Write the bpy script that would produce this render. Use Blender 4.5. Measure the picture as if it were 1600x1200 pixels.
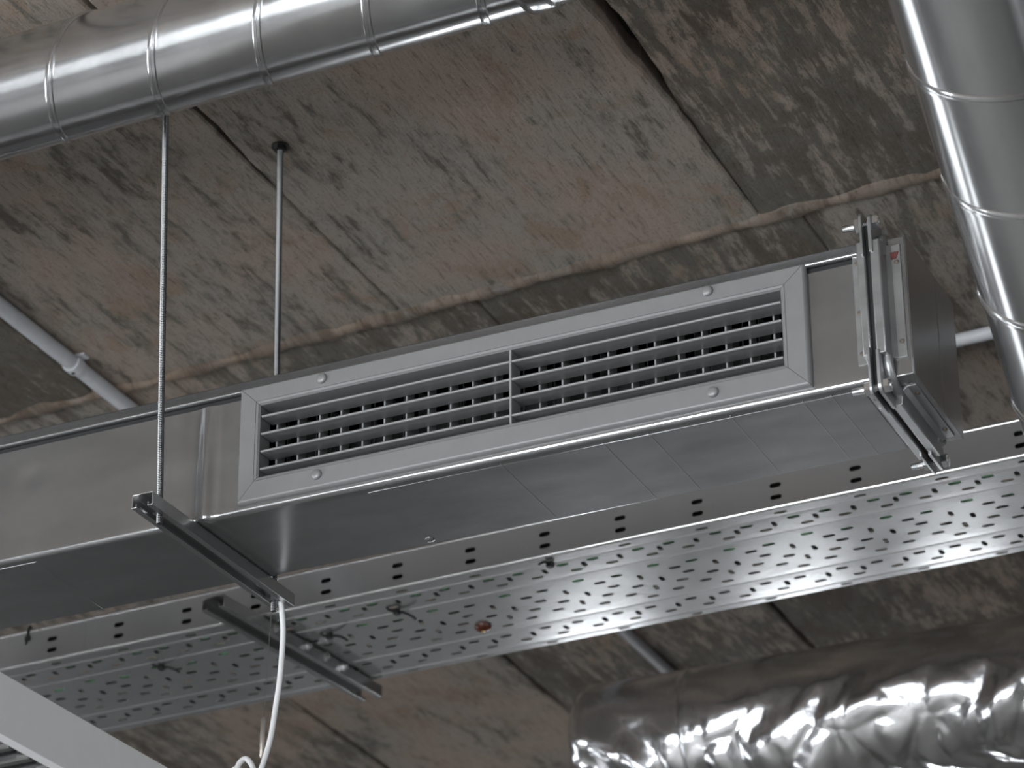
import bpy, math, random
from mathutils import Vector, Matrix, noise
from mathutils.geometry import delaunay_2d_cdt

for o in list(bpy.data.objects):
    bpy.data.objects.remove(o)
scene = bpy.context.scene
COL = scene.collection
random.seed(7)
PI = math.pi

# ------------------------------------------------------------------ camera
YAW, PITCH, ROLL, FPX = -0.4278741, 0.48292808, -0.00572525, 4946.7
F = Vector((math.sin(YAW)*math.cos(PITCH), math.cos(YAW)*math.cos(PITCH), math.sin(PITCH)))
R0 = Vector((math.cos(YAW), -math.sin(YAW), 0)); U0 = R0.cross(F)
Rv = R0*math.cos(ROLL) + U0*math.sin(ROLL); Uv = -R0*math.sin(ROLL) + U0*math.cos(ROLL)
cd = bpy.data.cameras.new('camera'); cam = bpy.data.objects.new('camera', cd); COL.objects.link(cam)
cam.matrix_world = Matrix(((Rv.x, Uv.x, -F.x, 0), (Rv.y, Uv.y, -F.y, 0), (Rv.z, Uv.z, -F.z, 1.6), (0, 0, 0, 1)))
cd.sensor_fit = 'HORIZONTAL'; cd.sensor_width = 36.0; cd.lens = FPX/1600*36.0
cd.clip_start = 0.05; cd.clip_end = 100
cd.dof.use_dof = True; cd.dof.focus_distance = 3.78; cd.dof.aperture_fstop = 8.5
scene.camera = cam

# ------------------------------------------------------------------ world, light, exposure
w = bpy.data.worlds.new('sky'); scene.world = w; w.use_nodes = True
bg = w.node_tree.nodes['Background']; bg.inputs[0].default_value = (0.86, 0.93, 1.0, 1); bg.inputs[1].default_value = 1.2
scene.view_settings.view_transform = 'Standard'; scene.view_settings.look = 'None'
scene.view_settings.gamma = 1.0; scene.view_settings.use_curve_mapping = False
scene.view_settings.exposure = 0.36

# unseen windows, placed and powered for highlights and reflections: wall, (along range), (z range), daylight power per square metre
WIN = [('left',  (-3.2, -1.2), (0.15, 3.1), 34),
       ('left',  (-0.7, 1.7),  (0.15, 3.1), 42),
       ('left',  (3.4, 4.4),   (0.9, 2.9), 6),
       ('right', (-2.0, 0.2),  (0.9, 2.7), 7),  # added dim window for the right-hand stripe on the round duct
       ('right', (1.6, 3.8),   (0.9, 2.7), 5),  # added likewise, also brightens the end face of the duct
       ('front', (-4.4, -2.5), (0.3, 3.1), 56),
       ('front', (-1.9, -0.6), (0.3, 3.1), 40),
       ('front', (0.6, 1.9), (0.3, 3.1), 20),
       ('back',  (-3.75, -3.35), (1.50, 2.5), 34),
       ('back',  (-3.05, -2.70), (1.50, 2.5), 34),
       ('back',  (-2.50, -2.20), (1.50, 2.5), 34),
       ('back',  (-1.90, -1.45), (1.50, 2.5), 34)]
XL, XR, YF, YB, ZC = -4.7, 5.0, -3.6, 8.5, 3.944
def area_light(wall, ar, zr, p):
    l = bpy.data.lights.new('daylight', 'AREA'); l.shape = 'RECTANGLE'
    wd, ht = ar[1]-ar[0], zr[1]-zr[0]
    l.size, l.size_y = wd, ht; l.energy = p*wd*ht; l.color = (0.93, 0.97, 1.0)
    o = bpy.data.objects.new('daylight', l); COL.objects.link(o)
    m, z = (ar[0]+ar[1])/2, (zr[0]+zr[1])/2
    if wall == 'left':  o.location = (XL-0.22, m, z); o.rotation_euler = (PI/2, 0, -PI/2)
    if wall == 'right': o.location = (XR+0.22, m, z); o.rotation_euler = (PI/2, 0, PI/2)
    if wall == 'front': o.location = (m, YF-0.22, z); o.rotation_euler = (PI/2, 0, 0)
    if wall == 'back':  o.location = (m, YB+0.22, z); o.rotation_euler = (PI/2, 0, PI)
    return o
for wdef in WIN: area_light(*wdef)  # area light behind each unseen window, tuned to the highlights

# ------------------------------------------------------------------ materials
MATS = {}
def new_mat(name):
    m = bpy.data.materials.new(name); m.use_nodes = True
    nt = m.node_tree; b = nt.nodes['Principled BSDF']; MATS[name] = m
    return m, nt, b
def N(nt, typ, **kw):
    n = nt.nodes.new(typ)
    for k, v in kw.items():
        if k in n.bl_rna.properties: setattr(n, k, v)
        else: n.inputs[k].default_value = v
    return n
def ramp(nt, stops, fac=None):
    r = nt.nodes.new('ShaderNodeValToRGB'); e = r.color_ramp.elements
    while len(e) < len(stops): e.new(0.5)
    for el, (p, c) in zip(e, stops):
        el.position = p; el.color = (c[0], c[1], c[2], 1) if not isinstance(c, (int, float)) else (c, c, c, 1)
    if fac is not None: nt.links.new(fac, r.inputs[0])
    return r
def mixc(nt, fac, a, b, mode='MIX'):
    m = nt.nodes.new('ShaderNodeMix'); m.data_type = 'RGBA'; m.blend_type = mode
    for sock, v in ((m.inputs[0], fac), (m.inputs[6], a), (m.inputs[7], b)):
        if isinstance(v, (int, float)): sock.default_value = v
        elif isinstance(v, tuple): sock.default_value = (v[0], v[1], v[2], 1)
        else: nt.links.new(v, sock)
    return m.outputs[2]
def mth(nt, op, a, b=None):
    m = nt.nodes.new('ShaderNodeMath'); m.operation = op
    for i, v in enumerate((a, b)):
        if v is None: continue
        if isinstance(v, (int, float)): m.inputs[i].default_value = v
        else: nt.links.new(v, m.inputs[i])
    return m.outputs[0]
def coords(nt, kind, scale):
    tc = nt.nodes.new('ShaderNodeNewGeometry') if kind == 'world' else nt.nodes.new('ShaderNodeTexCoord')
    mp = nt.nodes.new('ShaderNodeMapping'); mp.inputs['Scale'].default_value = scale
    nt.links.new(tc.outputs['Position' if kind == 'world' else 'Object'], mp.inputs[0])
    return mp.outputs[0]

def plain(name, col, rough=0.5, metal=0.0, var=0.08, nscale=40, bump=0.0):
    m, nt, b = new_mat(name)
    n = N(nt, 'ShaderNodeTexNoise', Scale=nscale, Detail=4.0)
    nt.links.new(coords(nt, 'obj', (1, 1, 1)), n.inputs[0])
    lo = tuple(c*(1-var) for c in col); hi = tuple(min(1, c*(1+var)) for c in col)
    r = ramp(nt, [(0.3, lo), (0.7, hi)], n.outputs[0])
    nt.links.new(r.outputs[0], b.inputs['Base Color'])
    b.inputs['Roughness'].default_value = rough; b.inputs['Metallic'].default_value = metal
    if bump:
        bp = N(nt, 'ShaderNodeBump', Strength=bump, Distance=0.001); nt.links.new(n.outputs[0], bp.inputs['Height'])
        nt.links.new(bp.outputs[0], b.inputs['Normal'])
    return m

def galvanised(name, base=0.62, rough=0.34, spangle=0.10, streak=(1, 1, 1), bump=0.05, smudge=0.08, scale=1.0, metal=1.0):
    m, nt, b = new_mat(name)
    v = N(nt, 'ShaderNodeTexNoise', Scale=95.0*scale, Detail=3.0, Roughness=0.55); nt.links.new(coords(nt, 'obj', (1, 1, 1)), v.inputs[0])
    bw = nt.nodes.new('ShaderNodeRGBToBW'); nt.links.new(v.outputs['Color'], bw.inputs[0])
    n1 = N(nt, 'ShaderNodeTexNoise', Scale=7.0, Detail=6.0, Roughness=0.6); nt.links.new(coords(nt, 'obj', streak), n1.inputs[0])
    k = mth(nt, 'ADD', mth(nt, 'MULTIPLY', mth(nt, 'SUBTRACT', bw.outputs[0], 0.5), spangle), mth(nt, 'MULTIPLY', mth(nt, 'SUBTRACT', n1.outputs[0], 0.5), smudge*2))
    val = mth(nt, 'ADD', base, k)
    cc = nt.nodes.new('ShaderNodeCombineColor')
    nt.links.new(val, cc.inputs[0]); nt.links.new(mth(nt, 'MULTIPLY', val, 1.005), cc.inputs[1]); nt.links.new(mth(nt, 'MULTIPLY', val, 1.015), cc.inputs[2])
    nt.links.new(cc.outputs[0], b.inputs['Base Color'])
    b.inputs['Metallic'].default_value = metal
    rr = mth(nt, 'ADD', rough, mth(nt, 'MULTIPLY', mth(nt, 'SUBTRACT', n1.outputs[0], 0.5), 0.10))
    nt.links.new(rr, b.inputs['Roughness'])
    if bump:
        bp = N(nt, 'ShaderNodeBump', Strength=bump, Distance=0.001); nt.links.new(bw.outputs[0], bp.inputs['Height'])
        nt.links.new(bp.outputs[0], b.inputs['Normal'])
    return m

galvanised('duct_steel', 0.35, 0.21, 0.06, (1, 3, 3), bump=0.0, metal=0.87)
galvanised('spiral_steel', 0.54, 0.18, 0.03, (2, 1, 1), bump=0.0, smudge=0.10, metal=0.97)
galvanised('tray_steel', 0.55, 0.14, 0.03, (1, 1, 1), bump=0.0, smudge=0.05, scale=0.7, metal=0.72)
galvanised('tray_bend_steel', 0.80, 0.16, 0.03, (1, 1, 1), bump=0.0, metal=0.9)  # lighter copy of the tray steel, paints a highlight along the bends
galvanised('strut_steel', 0.46, 0.25, 0.02, (3, 1, 1), bump=0.0, metal=0.93)
galvanised('flange_steel', 0.34, 0.34, 0.02, (1, 1, 4), bump=0.0, smudge=0.14, metal=0.8)
galvanised('rod_steel', 0.13, 0.32, 0.05, (1, 1, 1), bump=0.0, metal=1.0)
galvanised('bolt_zinc', 0.82, 0.20, 0.02, (1, 1, 1), bump=0.0)
galvanised('louvre_chrome', 0.85, 0.10, 0.0, (1, 1, 1), bump=0.0)
plain('grille_paint', (0.185, 0.185, 0.185), 0.42, 0.25, 0.03, 60)
plain('slat_paint', (0.23, 0.23, 0.23), 0.45, 0.2, 0.03, 60)
plain('damper_black', (0.02, 0.02, 0.02), 0.7)
plain('gasket_black', (0.012, 0.012, 0.012), 0.8)  # gasket rubber; the same black also paints shade in gaps
plain('rust', (0.075, 0.018, 0.014), 0.8, 0.0, 0.5, 200)
plain('screw_dark', (0.14, 0.12, 0.10), 0.5, 0.6, 0.3, 300)
plain('cable_white', (0.72, 0.72, 0.72), 0.45, 0, 0.02)
plain('cable_green', (0.24, 0.62, 0.31), 0.5, 0, 0.08)
plain('cable_grey', (0.035, 0.035, 0.036), 0.6, 0, 0.1)
plain('tie_black', (0.006, 0.006, 0.006), 0.5)
plain('conduit_plastic', (0.50, 0.51, 0.53), 0.5, 0, 0.04)
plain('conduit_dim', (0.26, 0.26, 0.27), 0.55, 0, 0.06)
plain('lamp_white', (0.68, 0.68, 0.68), 0.4, 0, 0.02)
plain('wire_dark', (0.12, 0.12, 0.12), 0.4, 0.8)
plain('gripper_nickel', (0.42, 0.38, 0.34), 0.35, 0.8)
plain('amber_glass', (0.10, 0.025, 0.010), 0.12, 0, 0.2, 80)
plain('amber_dot', (0.75, 0.45, 0.10), 0.3)
plain('wall_paint', (0.24, 0.235, 0.23), 0.8, 0, 0.05, 3)
plain('floor_concrete', (0.26, 0.255, 0.245), 0.6, 0, 0.12, 2)
plain('window_frame_paint', (0.5, 0.5, 0.5), 0.5)
plain('mortar_dark', (0.022, 0.017, 0.012), 0.95, 0, 0.4, 30)

def foil_mat():
    m, nt, b = new_mat('foil')
    n = N(nt, 'ShaderNodeTexNoise', Scale=30.0, Detail=5.0, Roughness=0.65); nt.links.new(coords(nt, 'obj', (1.6, 1, 1)), n.inputs[0])
    b.inputs['Base Color'].default_value = (0.88, 0.88, 0.90, 1); b.inputs['Metallic'].default_value = 1.0
    r = ramp(nt, [(0.2, 0.10), (0.8, 0.24)], n.outputs[0]); nt.links.new(r.outputs[0], b.inputs['Roughness'])
    bp = N(nt, 'ShaderNodeBump', Strength=0.25, Distance=0.004); nt.links.new(n.outputs[0], bp.inputs['Height']); nt.links.new(bp.outputs[0], b.inputs['Normal'])
foil_mat()

def concrete_mat(name, mortar=False):
    m, nt, b = new_mat(name)
    at = nt.nodes.new('ShaderNodeAttribute'); at.attribute_type = 'OBJECT'; at.attribute_name = 'tone'
    tone = at.outputs['Fac']
    # board marks run along Y: noise stretched along Y
    s1 = N(nt, 'ShaderNodeTexNoise', Scale=1.0, Detail=12.0, Roughness=0.66, Distortion=0.25); nt.links.new(coords(nt, 'world', (46, 8.0, 6)), s1.inputs[0])
    s2 = N(nt, 'ShaderNodeTexNoise', Scale=1.0, Detail=8.0, Roughness=0.70); nt.links.new(coords(nt, 'world', (170, 17, 20)), s2.inputs[0])
    s3 = N(nt, 'ShaderNodeTexNoise', Scale=1.0, Detail=5.0, Roughness=0.6); nt.links.new(coords(nt, 'world', (4.5, 3.0, 3)), s3.inputs[0])
    s4 = N(nt, 'ShaderNodeTexNoise', Scale=1.0, Detail=8.0, Roughness=0.65, Distortion=0.6); nt.links.new(coords(nt, 'world', (13, 9, 5)), s4.inputs[0])
    s5 = N(nt, 'ShaderNodeTexNoise', Scale=1.0, Detail=10.0, Roughness=0.72); nt.links.new(coords(nt, 'world', (60, 30, 20)), s5.inputs[0])
    fine = N(nt, 'ShaderNodeTexNoise', Scale=330.0, Detail=4.0, Roughness=0.75); nt.links.new(coords(nt, 'world', (1, 0.7, 1)), fine.inputs[0])
    base = mixc(nt, ramp(nt, [(0.40, 0), (0.60, 1)], s3.outputs[0]).outputs[0], (0.312, 0.247, 0.205), (0.270, 0.247, 0.217))
    base = mixc(nt, mth(nt, 'MULTIPLY', ramp(nt, [(0.54, 0), (0.64, 1)], s4.outputs[0]).outputs[0], 0.55), base, (0.24, 0.165, 0.108))
    # dark film left by the shuttering, broken by streaky scrapes
    k = mth(nt, 'ADD', mth(nt, 'MULTIPLY', s1.outputs[0], 0.44), mth(nt, 'MULTIPLY', s2.outputs[0], 0.30))
    k = mth(nt, 'ADD', k, mth(nt, 'MULTIPLY', s5.outputs[0], 0.20))
    k = mth(nt, 'ADD', k, mth(nt, 'MULTIPLY', s3.outputs[0], 0.26))
    k = mth(nt, 'ADD', k, tone)
    film = ramp(nt, [(0.575, 0.0), (0.615, 0.45), (0.640, 0.9), (0.70, 1.0)], k)
    dark = mixc(nt, ramp(nt, [(0.42, 0), (0.58, 1)], s4.outputs[0]).outputs[0], (0.078, 0.062, 0.046), (0.102, 0.098, 0.083))
    col = mixc(nt, mth(nt, 'MULTIPLY', film.outputs[0], 0.90), base, dark)
    lines = ramp(nt, [(0.34, 0.55), (0.46, 1.0), (0.58, 1.0), (0.68, 1.28)], s2.outputs[0])
    col = mixc(nt, 1.0, col, lines.outputs[0], 'MULTIPLY')
    pores = ramp(nt, [(0.33, 0.35), (0.42, 1.0), (0.62, 1.0), (0.72, 1.25)], fine.outputs[0])
    col = mixc(nt, 1.0, col, pores.outputs[0], 'MULTIPLY')
    if mortar:
        e = ramp(nt, [(0.56, 0), (0.68, 1)], s4.outputs[0])
        col = mixc(nt, 0.45, col, (0.15, 0.10, 0.066))
        e2 = N(nt, 'ShaderNodeTexNoise', Scale=1.0, Detail=3.0); nt.links.new(coords(nt, 'world', (2.6, 2, 2)), e2.inputs[0])
        col = mixc(nt, mth(nt, 'MULTIPLY', e.outputs[0], ramp(nt, [(0.48, 0), (0.56, 1)], e2.outputs[0]).outputs[0]), col, (0.33, 0.33, 0.33))
    nt.links.new(col, b.inputs['Base Color']); b.inputs['Roughness'].default_value = 0.88
    b.inputs['Specular IOR Level'].default_value = 0.25
    h = mth(nt, 'ADD', mth(nt, 'MULTIPLY', s2.outputs[0], 0.5), mth(nt, 'ADD', s1.outputs[0], mth(nt, 'MULTIPLY', fine.outputs[0], 0.3)))
    bp = N(nt, 'ShaderNodeBump', Strength=0.55, Distance=0.006); nt.links.new(h, bp.inputs['Height']); nt.links.new(bp.outputs[0], b.inputs['Normal'])
concrete_mat('concrete'); concrete_mat('concrete_mortar', True)

def glass_mat():
    m, nt, b = new_mat('pane_glass')
    t = nt.nodes.new('ShaderNodeBsdfTransparent'); g = nt.nodes.new('ShaderNodeBsdfGlossy'); g.inputs['Roughness'].default_value = 0.02
    fr = nt.nodes.new('ShaderNodeFresnel'); mx = nt.nodes.new('ShaderNodeMixShader')
    nt.links.new(fr.outputs[0], mx.inputs[0]); nt.links.new(t.outputs[0], mx.inputs[1]); nt.links.new(g.outputs[0], mx.inputs[2])
    nt.links.new(mx.outputs[0], nt.nodes['Material Output'].inputs[0])
glass_mat()

# ------------------------------------------------------------------ mesh builder
ORG = {}
def frame_from(d):
    d = Vector(d).normalized(); up = Vector((0, 0, 1)) if abs(d.z) < 0.95 else Vector((0, 1, 0))
    a = d.cross(up).normalized(); b = a.cross(d).normalized()
    return a, b, d
class MB:
    def __init__(s): s.v = []; s.f = []
    def add(s, vs, fs):
        k = len(s.v); s.v += [Vector(p) for p in vs]; s.f += [tuple(i+k for i in f) for f in fs]; return s
    def box(s, a, b):
        x0, y0, z0 = a; x1, y1, z1 = b
        return s.add([(x0,y0,z0),(x1,y0,z0),(x1,y1,z0),(x0,y1,z0),(x0,y0,z1),(x1,y0,z1),(x1,y1,z1),(x0,y1,z1)],
                     [(0,3,2,1),(4,5,6,7),(0,1,5,4),(1,2,6,5),(2,3,7,6),(3,0,4,7)])
    def prism(s, prof, fn, a0, a1):                # closed 2D profile, fn(u,v,t) -> point, ends capped
        n = len(prof)
        vs = [fn(u, v, a0) for u, v in prof] + [fn(u, v, a1) for u, v in prof]
        fs = [(i, (i+1) % n, n+(i+1) % n, n+i) for i in range(n)] + [tuple(range(n-1, -1, -1)), tuple(range(n, 2*n))]
        return s.add(vs, fs)
    def tube(s, path, r, n=12, caps=True):
        path = [Vector(p) for p in path]; m = len(path); k = len(s.v)
        t0 = (path[1]-path[0]).normalized(); a, b, _ = frame_from(t0); prev = t0
        for i, p in enumerate(path):
            t = (path[min(i+1, m-1)] - path[max(i-1, 0)]).normalized()
            q = prev.rotation_difference(t); a = q @ a; b = q @ b; prev = t
            rr = r[i] if isinstance(r, (list, tuple)) else r
            for j in range(n):
                an = 2*PI*j/n; s.v.append(p + a*(rr*math.cos(an)) + b*(rr*math.sin(an)))
        for i in range(m-1):
            for j in range(n):
                j2 = (j+1) % n; s.f.append((k+i*n+j, k+i*n+j2, k+(i+1)*n+j2, k+(i+1)*n+j))
        if caps: s.f.append(tuple(k+j for j in range(n-1, -1, -1))); s.f.append(tuple(k+(m-1)*n+j for j in range(n)))
        return s
    def lathe(s, prof, o, d, n=16, cap0=True, cap1=True):   # prof: (radius, distance along d)
        a, b, d = frame_from(d); o = Vector(o); k = len(s.v); m = len(prof)
        for r, h in prof:
            for j in range(n):
                an = 2*PI*j/n + PI/n; s.v.append(o + d*h + a*(r*math.cos(an)) + b*(r*math.sin(an)))
        for i in range(m-1):
            for j in range(n):
                j2 = (j+1) % n; s.f.append((k+i*n+j, k+i*n+j2, k+(i+1)*n+j2, k+(i+1)*n+j))
        if cap0: s.f.append(tuple(k+j for j in range(n-1, -1, -1)))
        if cap1: s.f.append(tuple(k+(m-1)*n+j for j in range(n)))
        return s
    def mesh(s, name, off=(0, 0, 0), smooth=35):
        me = bpy.data.meshes.new(name); o = Vector(off)
        me.from_pydata([p - o for p in s.v], [], s.f)
        me.validate()
        if smooth:
            for p in me.polygons: p.use_smooth = True
            me.update(); me.set_sharp_from_angle(angle=math.radians(smooth))
        me.update()
        return me
def cap_normals(me):
    import bmesh
    bm = bmesh.new(); bm.from_mesh(me); bmesh.ops.recalc_face_normals(bm, faces=bm.faces); bm.to_mesh(me); bm.free()
def link(name, me, mat, parent=None, loc=(0, 0, 0), bevel=0.0):
    o = bpy.data.objects.new(name, me); COL.objects.link(o)
    if mat and not me.materials: me.materials.append(MATS[mat])
    o.location = loc
    if parent: o.parent = parent
    if bevel:
        b = o.modifiers.new('bevel', 'BEVEL'); b.width = bevel; b.segments = 2; b.limit_method = 'ANGLE'; b.angle_limit = math.radians(40)
    return o
def tag(o, label=None, cat=None, group=None, kind=None):
    if label: o['label'] = label
    if cat: o['category'] = cat
    if group: o['group'] = group
    if kind: o['kind'] = kind
    return o
def thing(name, loc, label=None, cat=None, group=None, rot=(0, 0, 0), local=False):
    o = bpy.data.objects.new(name, None); COL.objects.link(o); o.location = loc; o.rotation_euler = rot
    o.empty_display_size = 0.05
    ORG[o] = Vector((0, 0, 0)) if local else Vector(loc)
    return tag(o, label, cat, group)
def part(name, mb, mat, parent, bevel=0.0, smooth=35, fix=True):
    off = ORG[parent]; me = mb.mesh(name, off, smooth)
    if fix: cap_normals(me)
    o = link(name, me, mat, parent, (0, 0, 0), bevel); ORG[o] = off
    return o
def solo(name, mb, mat, base, label=None, cat=None, group=None, kind=None, bevel=0.0, smooth=35):
    me = mb.mesh(name, base, smooth); cap_normals(me)
    return tag(link(name, me, mat, None, base, bevel), label, cat, group, kind)
def share(name, me, mat, parent, p, rot=(0, 0, 0)):          # copy of a shared mesh at world / local point p
    o = link(name, me, mat, parent, Vector(p) - ORG[parent]); o.rotation_euler = rot; ORG[o] = Vector((0, 0, 0))
    return o
def catmull(pts, n=10):
    P = [Vector(p) for p in pts]; P = [P[0]*2-P[1]] + P + [P[-1]*2-P[-2]]; out = []
    for i in range(1, len(P)-2):
        a, b, c, d = P[i-1:i+3]
        for k in range(n):
            t = k/n; out.append(0.5*((2*b) + (c-a)*t + (2*a-5*b+4*c-d)*t*t + (3*b-a-3*c+d)*t**3))
    return out + [P[-2]]

# ------------------------------------------------------------------ room shell
def wall(name, wall_id, a0, a1):
    mb = MB(); T = 0.3
    def bx(u0, u1, z0, z1):
        if u1-u0 < 1e-4 or z1-z0 < 1e-4: return
        if wall_id == 'left':  mb.box((XL-T, u0, z0), (XL, u1, z1))
        if wall_id == 'right': mb.box((XR, u0, z0), (XR+T, u1, z1))
        if wall_id == 'front': mb.box((u0, YF-T, z0), (u1, YF, z1))
        if wall_id == 'back':  mb.box((u0, YB, z0), (u1, YB+T, z1))
    cur = a0
    for wl, ar, zr, p in sorted([q for q in WIN if q[0] == wall_id], key=lambda q: q[1][0]):
        bx(cur, ar[0], 0, 4.2); bx(ar[0], ar[1], 0, zr[0]); bx(ar[0], ar[1], zr[1], 4.2); cur = ar[1]
    bx(cur, a1, 0, 4.2)
    solo(name, mb, 'wall_paint', (0, 0, 0), kind='structure', smooth=0)
wall('wall_left', 'left', YF, YB); wall('wall_right', 'right', YF, YB)
wall('wall_front', 'front', XL-0.3, XR+0.3); wall('wall_back', 'back', XL-0.3, XR+0.3)
solo('floor', MB().box((XL-0.3, YF-0.3, -0.2), (XR+0.3, YB+0.3, 0)), 'floor_concrete', (0, 0, 0), kind='structure', smooth=0)
for i, (wl, ar, zr, p) in enumerate(WIN):
    m = (ar[0]+ar[1])/2
    root = thing('window_%d' % (i+1), {'left': (XL-0.1, m, zr[0]), 'right': (XR+0.1, m, zr[0]), 'front': (m, YF-0.1, zr[0]), 'back': (m, YB+0.1, zr[0])}[wl], local=True,
                 rot=(0, 0, {'left': -PI/2, 'right': PI/2, 'front': 0, 'back': PI}[wl]))
    root['kind'] = 'structure'
    W, H = (ar[1]-ar[0])/2, zr[1]-zr[0]; t = 0.05
    fr = MB(); fr.box((-W, -t/2, 0), (W, t/2, t)); fr.box((-W, -t/2, H-t), (W, t/2, H)); fr.box((-W, -t/2, t), (-W+t, t/2, H-t)); fr.box((W-t, -t/2, t), (W, t/2, H-t))
    n = max(1, round(2*W/1.2))
    for k in range(1, n): x = -W + 2*W*k/n; fr.box((x-t/2, -t/2, t), (x+t/2, t/2, H-t))
    part('window_frame', fr, 'window_frame_paint', root, smooth=0)
    for k in range(n):
        x0, x1 = -W+2*W*k/n+t/2, -W+2*W*(k+1)/n-t/2
        part('pane', MB().box((x0, -0.004, t), (x1, 0.004, H-t)), 'pane_glass', root, smooth=0)

# ceiling: a deck carrying separate concrete slabs with open joints
ceil = thing('ceiling', (0, 0, ZC)); ceil['kind'] = 'structure'
part('deck', MB().box((XL-0.3, YF-0.3, ZC), (XR+0.3, YB+0.3, ZC+0.25)), 'mortar_dark', ceil, smooth=0)
Z0 = 3.904
def ymid(x): return 3.723 - 0.055*(x+1.855)
def slab(x0, x1, y0, y1, tone, z, rough=True, gap=(lambda y: 0.001, lambda y: 0.001)):
    """y0, y1: the (left, right) ends of the near and far edges; z: height, or heights at the four corners"""
    mb = MB(); n = 90 if rough else 2
    z4 = z if isinstance(z, tuple) else (z, z, z, z)
    s = x0*13.7+y0[0]*5.1; gl, gr_ = gap              # joint half width as a function of y: left and right edge
    def jit(t, seed, g):
        if not rough: return 0.0
        j = 0.0050*noise.noise(Vector((t*17, seed, 0))) + 0.0036*noise.noise(Vector((t*60, seed, 3.3))) + 0.0050*noise.noise(Vector((t*4, seed, 9.1)))
        return max(-0.004, j)*min(1.0, g/0.004)
    rows = []
    for i in range(n+1):
        t = i/n
        ya = y0[0]+0.0015+(y1[0]-y0[0]-0.003)*t; yb = y0[1]+0.0015+(y1[1]-y0[1]-0.003)*t
        a_, b_ = gl(ya), gr_(yb)
        xa = x0+a_+jit(t, s+4.9, a_); xb = x1-b_-jit(t, s+1.7, b_)
        za = (z4[0]*(1-t)+z4[3]*t); zb = (z4[1]*(1-t)+z4[2]*t); c = 0.003
        rows.append([(xa, ya, ZC), (xa, ya, za+c), (xa+c, ya, za), (xb-c, yb, zb), (xb, yb, zb+c), (xb, yb, ZC)])
    vs = [p for r_ in rows for p in r_]
    fs = [(i*6+j, i*6+j+1, i*6+j+7, i*6+j+6) for i in range(n) for j in range(5)] + [(0, 1, 2, 3, 4, 5), tuple(n*6+j for j in (5, 4, 3, 2, 1, 0))]
    mb.add(vs, fs)
    o = part('concrete_slab', mb, 'concrete', ceil, smooth=0); o['tone'] = tone
def slab_call(x0, x1, y0a, y0b, y1a, y1b, tone, z, rough=True, gap=(lambda y: 0.001, lambda y: 0.001)): return slab(x0, x1, (y0a, y0b), (y1a, y1b), tone, z, rough, gap)
JA = [-3.58, -3.0, -2.43, -1.877, -1.290, -0.70, -0.12, 0.46]
TA = {-3.58: 0.03, -3.0: 0.06, -2.43: -0.02, -1.877: -0.045, -1.290: 0.05, -0.70: 0.0, -0.12: 0.0}
def gap_of(w_, y_a, y_b, closed=0.0004, before=None):
    def g(y):
        if y_b > y_a: return w_ if y < y_a else (closed if y > y_b else w_+(closed-w_)*(y-y_a)/(y_b-y_a))
        return w_ if y > y_a else (closed if y < y_b else w_+(closed-w_)*(y-y_a)/(y_b-y_a))
    return g
shut = gap_of(0.0006, 90, 91)
GA = {-3.58: shut, -3.0: gap_of(0.003, 90, 91), -2.43: gap_of(0.0015, 90, 91), -1.877: gap_of(0.0034, 3.27, 3.33), -1.290: gap_of(0.0105, 3.22, 3.46), -0.70: shut, -0.12: shut, 0.46: shut}
for a, b in zip(JA[:-1], JA[1:]):
    zc = (Z0, Z0, Z0, Z0)
    if a == -1.290: zc = (Z0+0.030, Z0+0.006, Z0, Z0+0.001)      # this slab is hung higher at its near left corner
    slab_call(a, b, 2.0, 2.0, ymid(a), ymid(b), TA[a], zc, gap=(GA[a], GA[b]))
JB = [-3.8, -3.28, -2.765, -2.303, -1.762, -1.235, -0.70, -0.15, 0.46]
GB = gap_of(0.0050, 4.9, 4.5, 0.0002)
TB = {-3.8: 0.0, -3.28: 0.0, -2.765: -0.03, -2.303: 0.02, -1.762: 0.05, -1.235: -0.02, -0.70: -0.02, -0.15: 0.0}
for a, b in zip(JB[:-1], JB[1:]):
    slab_call(a, b, ymid(a), ymid(b), 6.3, 6.3, TB[a], Z0 + 0.003, gap=(GB, GB))
def strip(xs, y0, y1):
    for a, b in zip(xs[:-1], xs[1:]): slab_call(a, b, y0, y0, y1, y1, random.uniform(-0.03, 0.04), Z0, False)
full = [-4.7, -4.15, -3.58]
fullr = [0.46, 1.05, 1.65, 2.25, 2.85, 3.45, 4.05, 5.0]
strip(full, 2.0, 3.8); strip([-4.7, -4.3, -3.8], 3.82, 6.3)
strip(fullr, 2.0, 3.58); strip(fullr, 3.6, 6.3)
allx = [-4.7+0.6*i for i in range(16)] + [5.0]
strip(allx, -3.6, -1.5); strip(allx, -1.5, 2.0); strip(allx, 6.3, 8.5)

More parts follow.
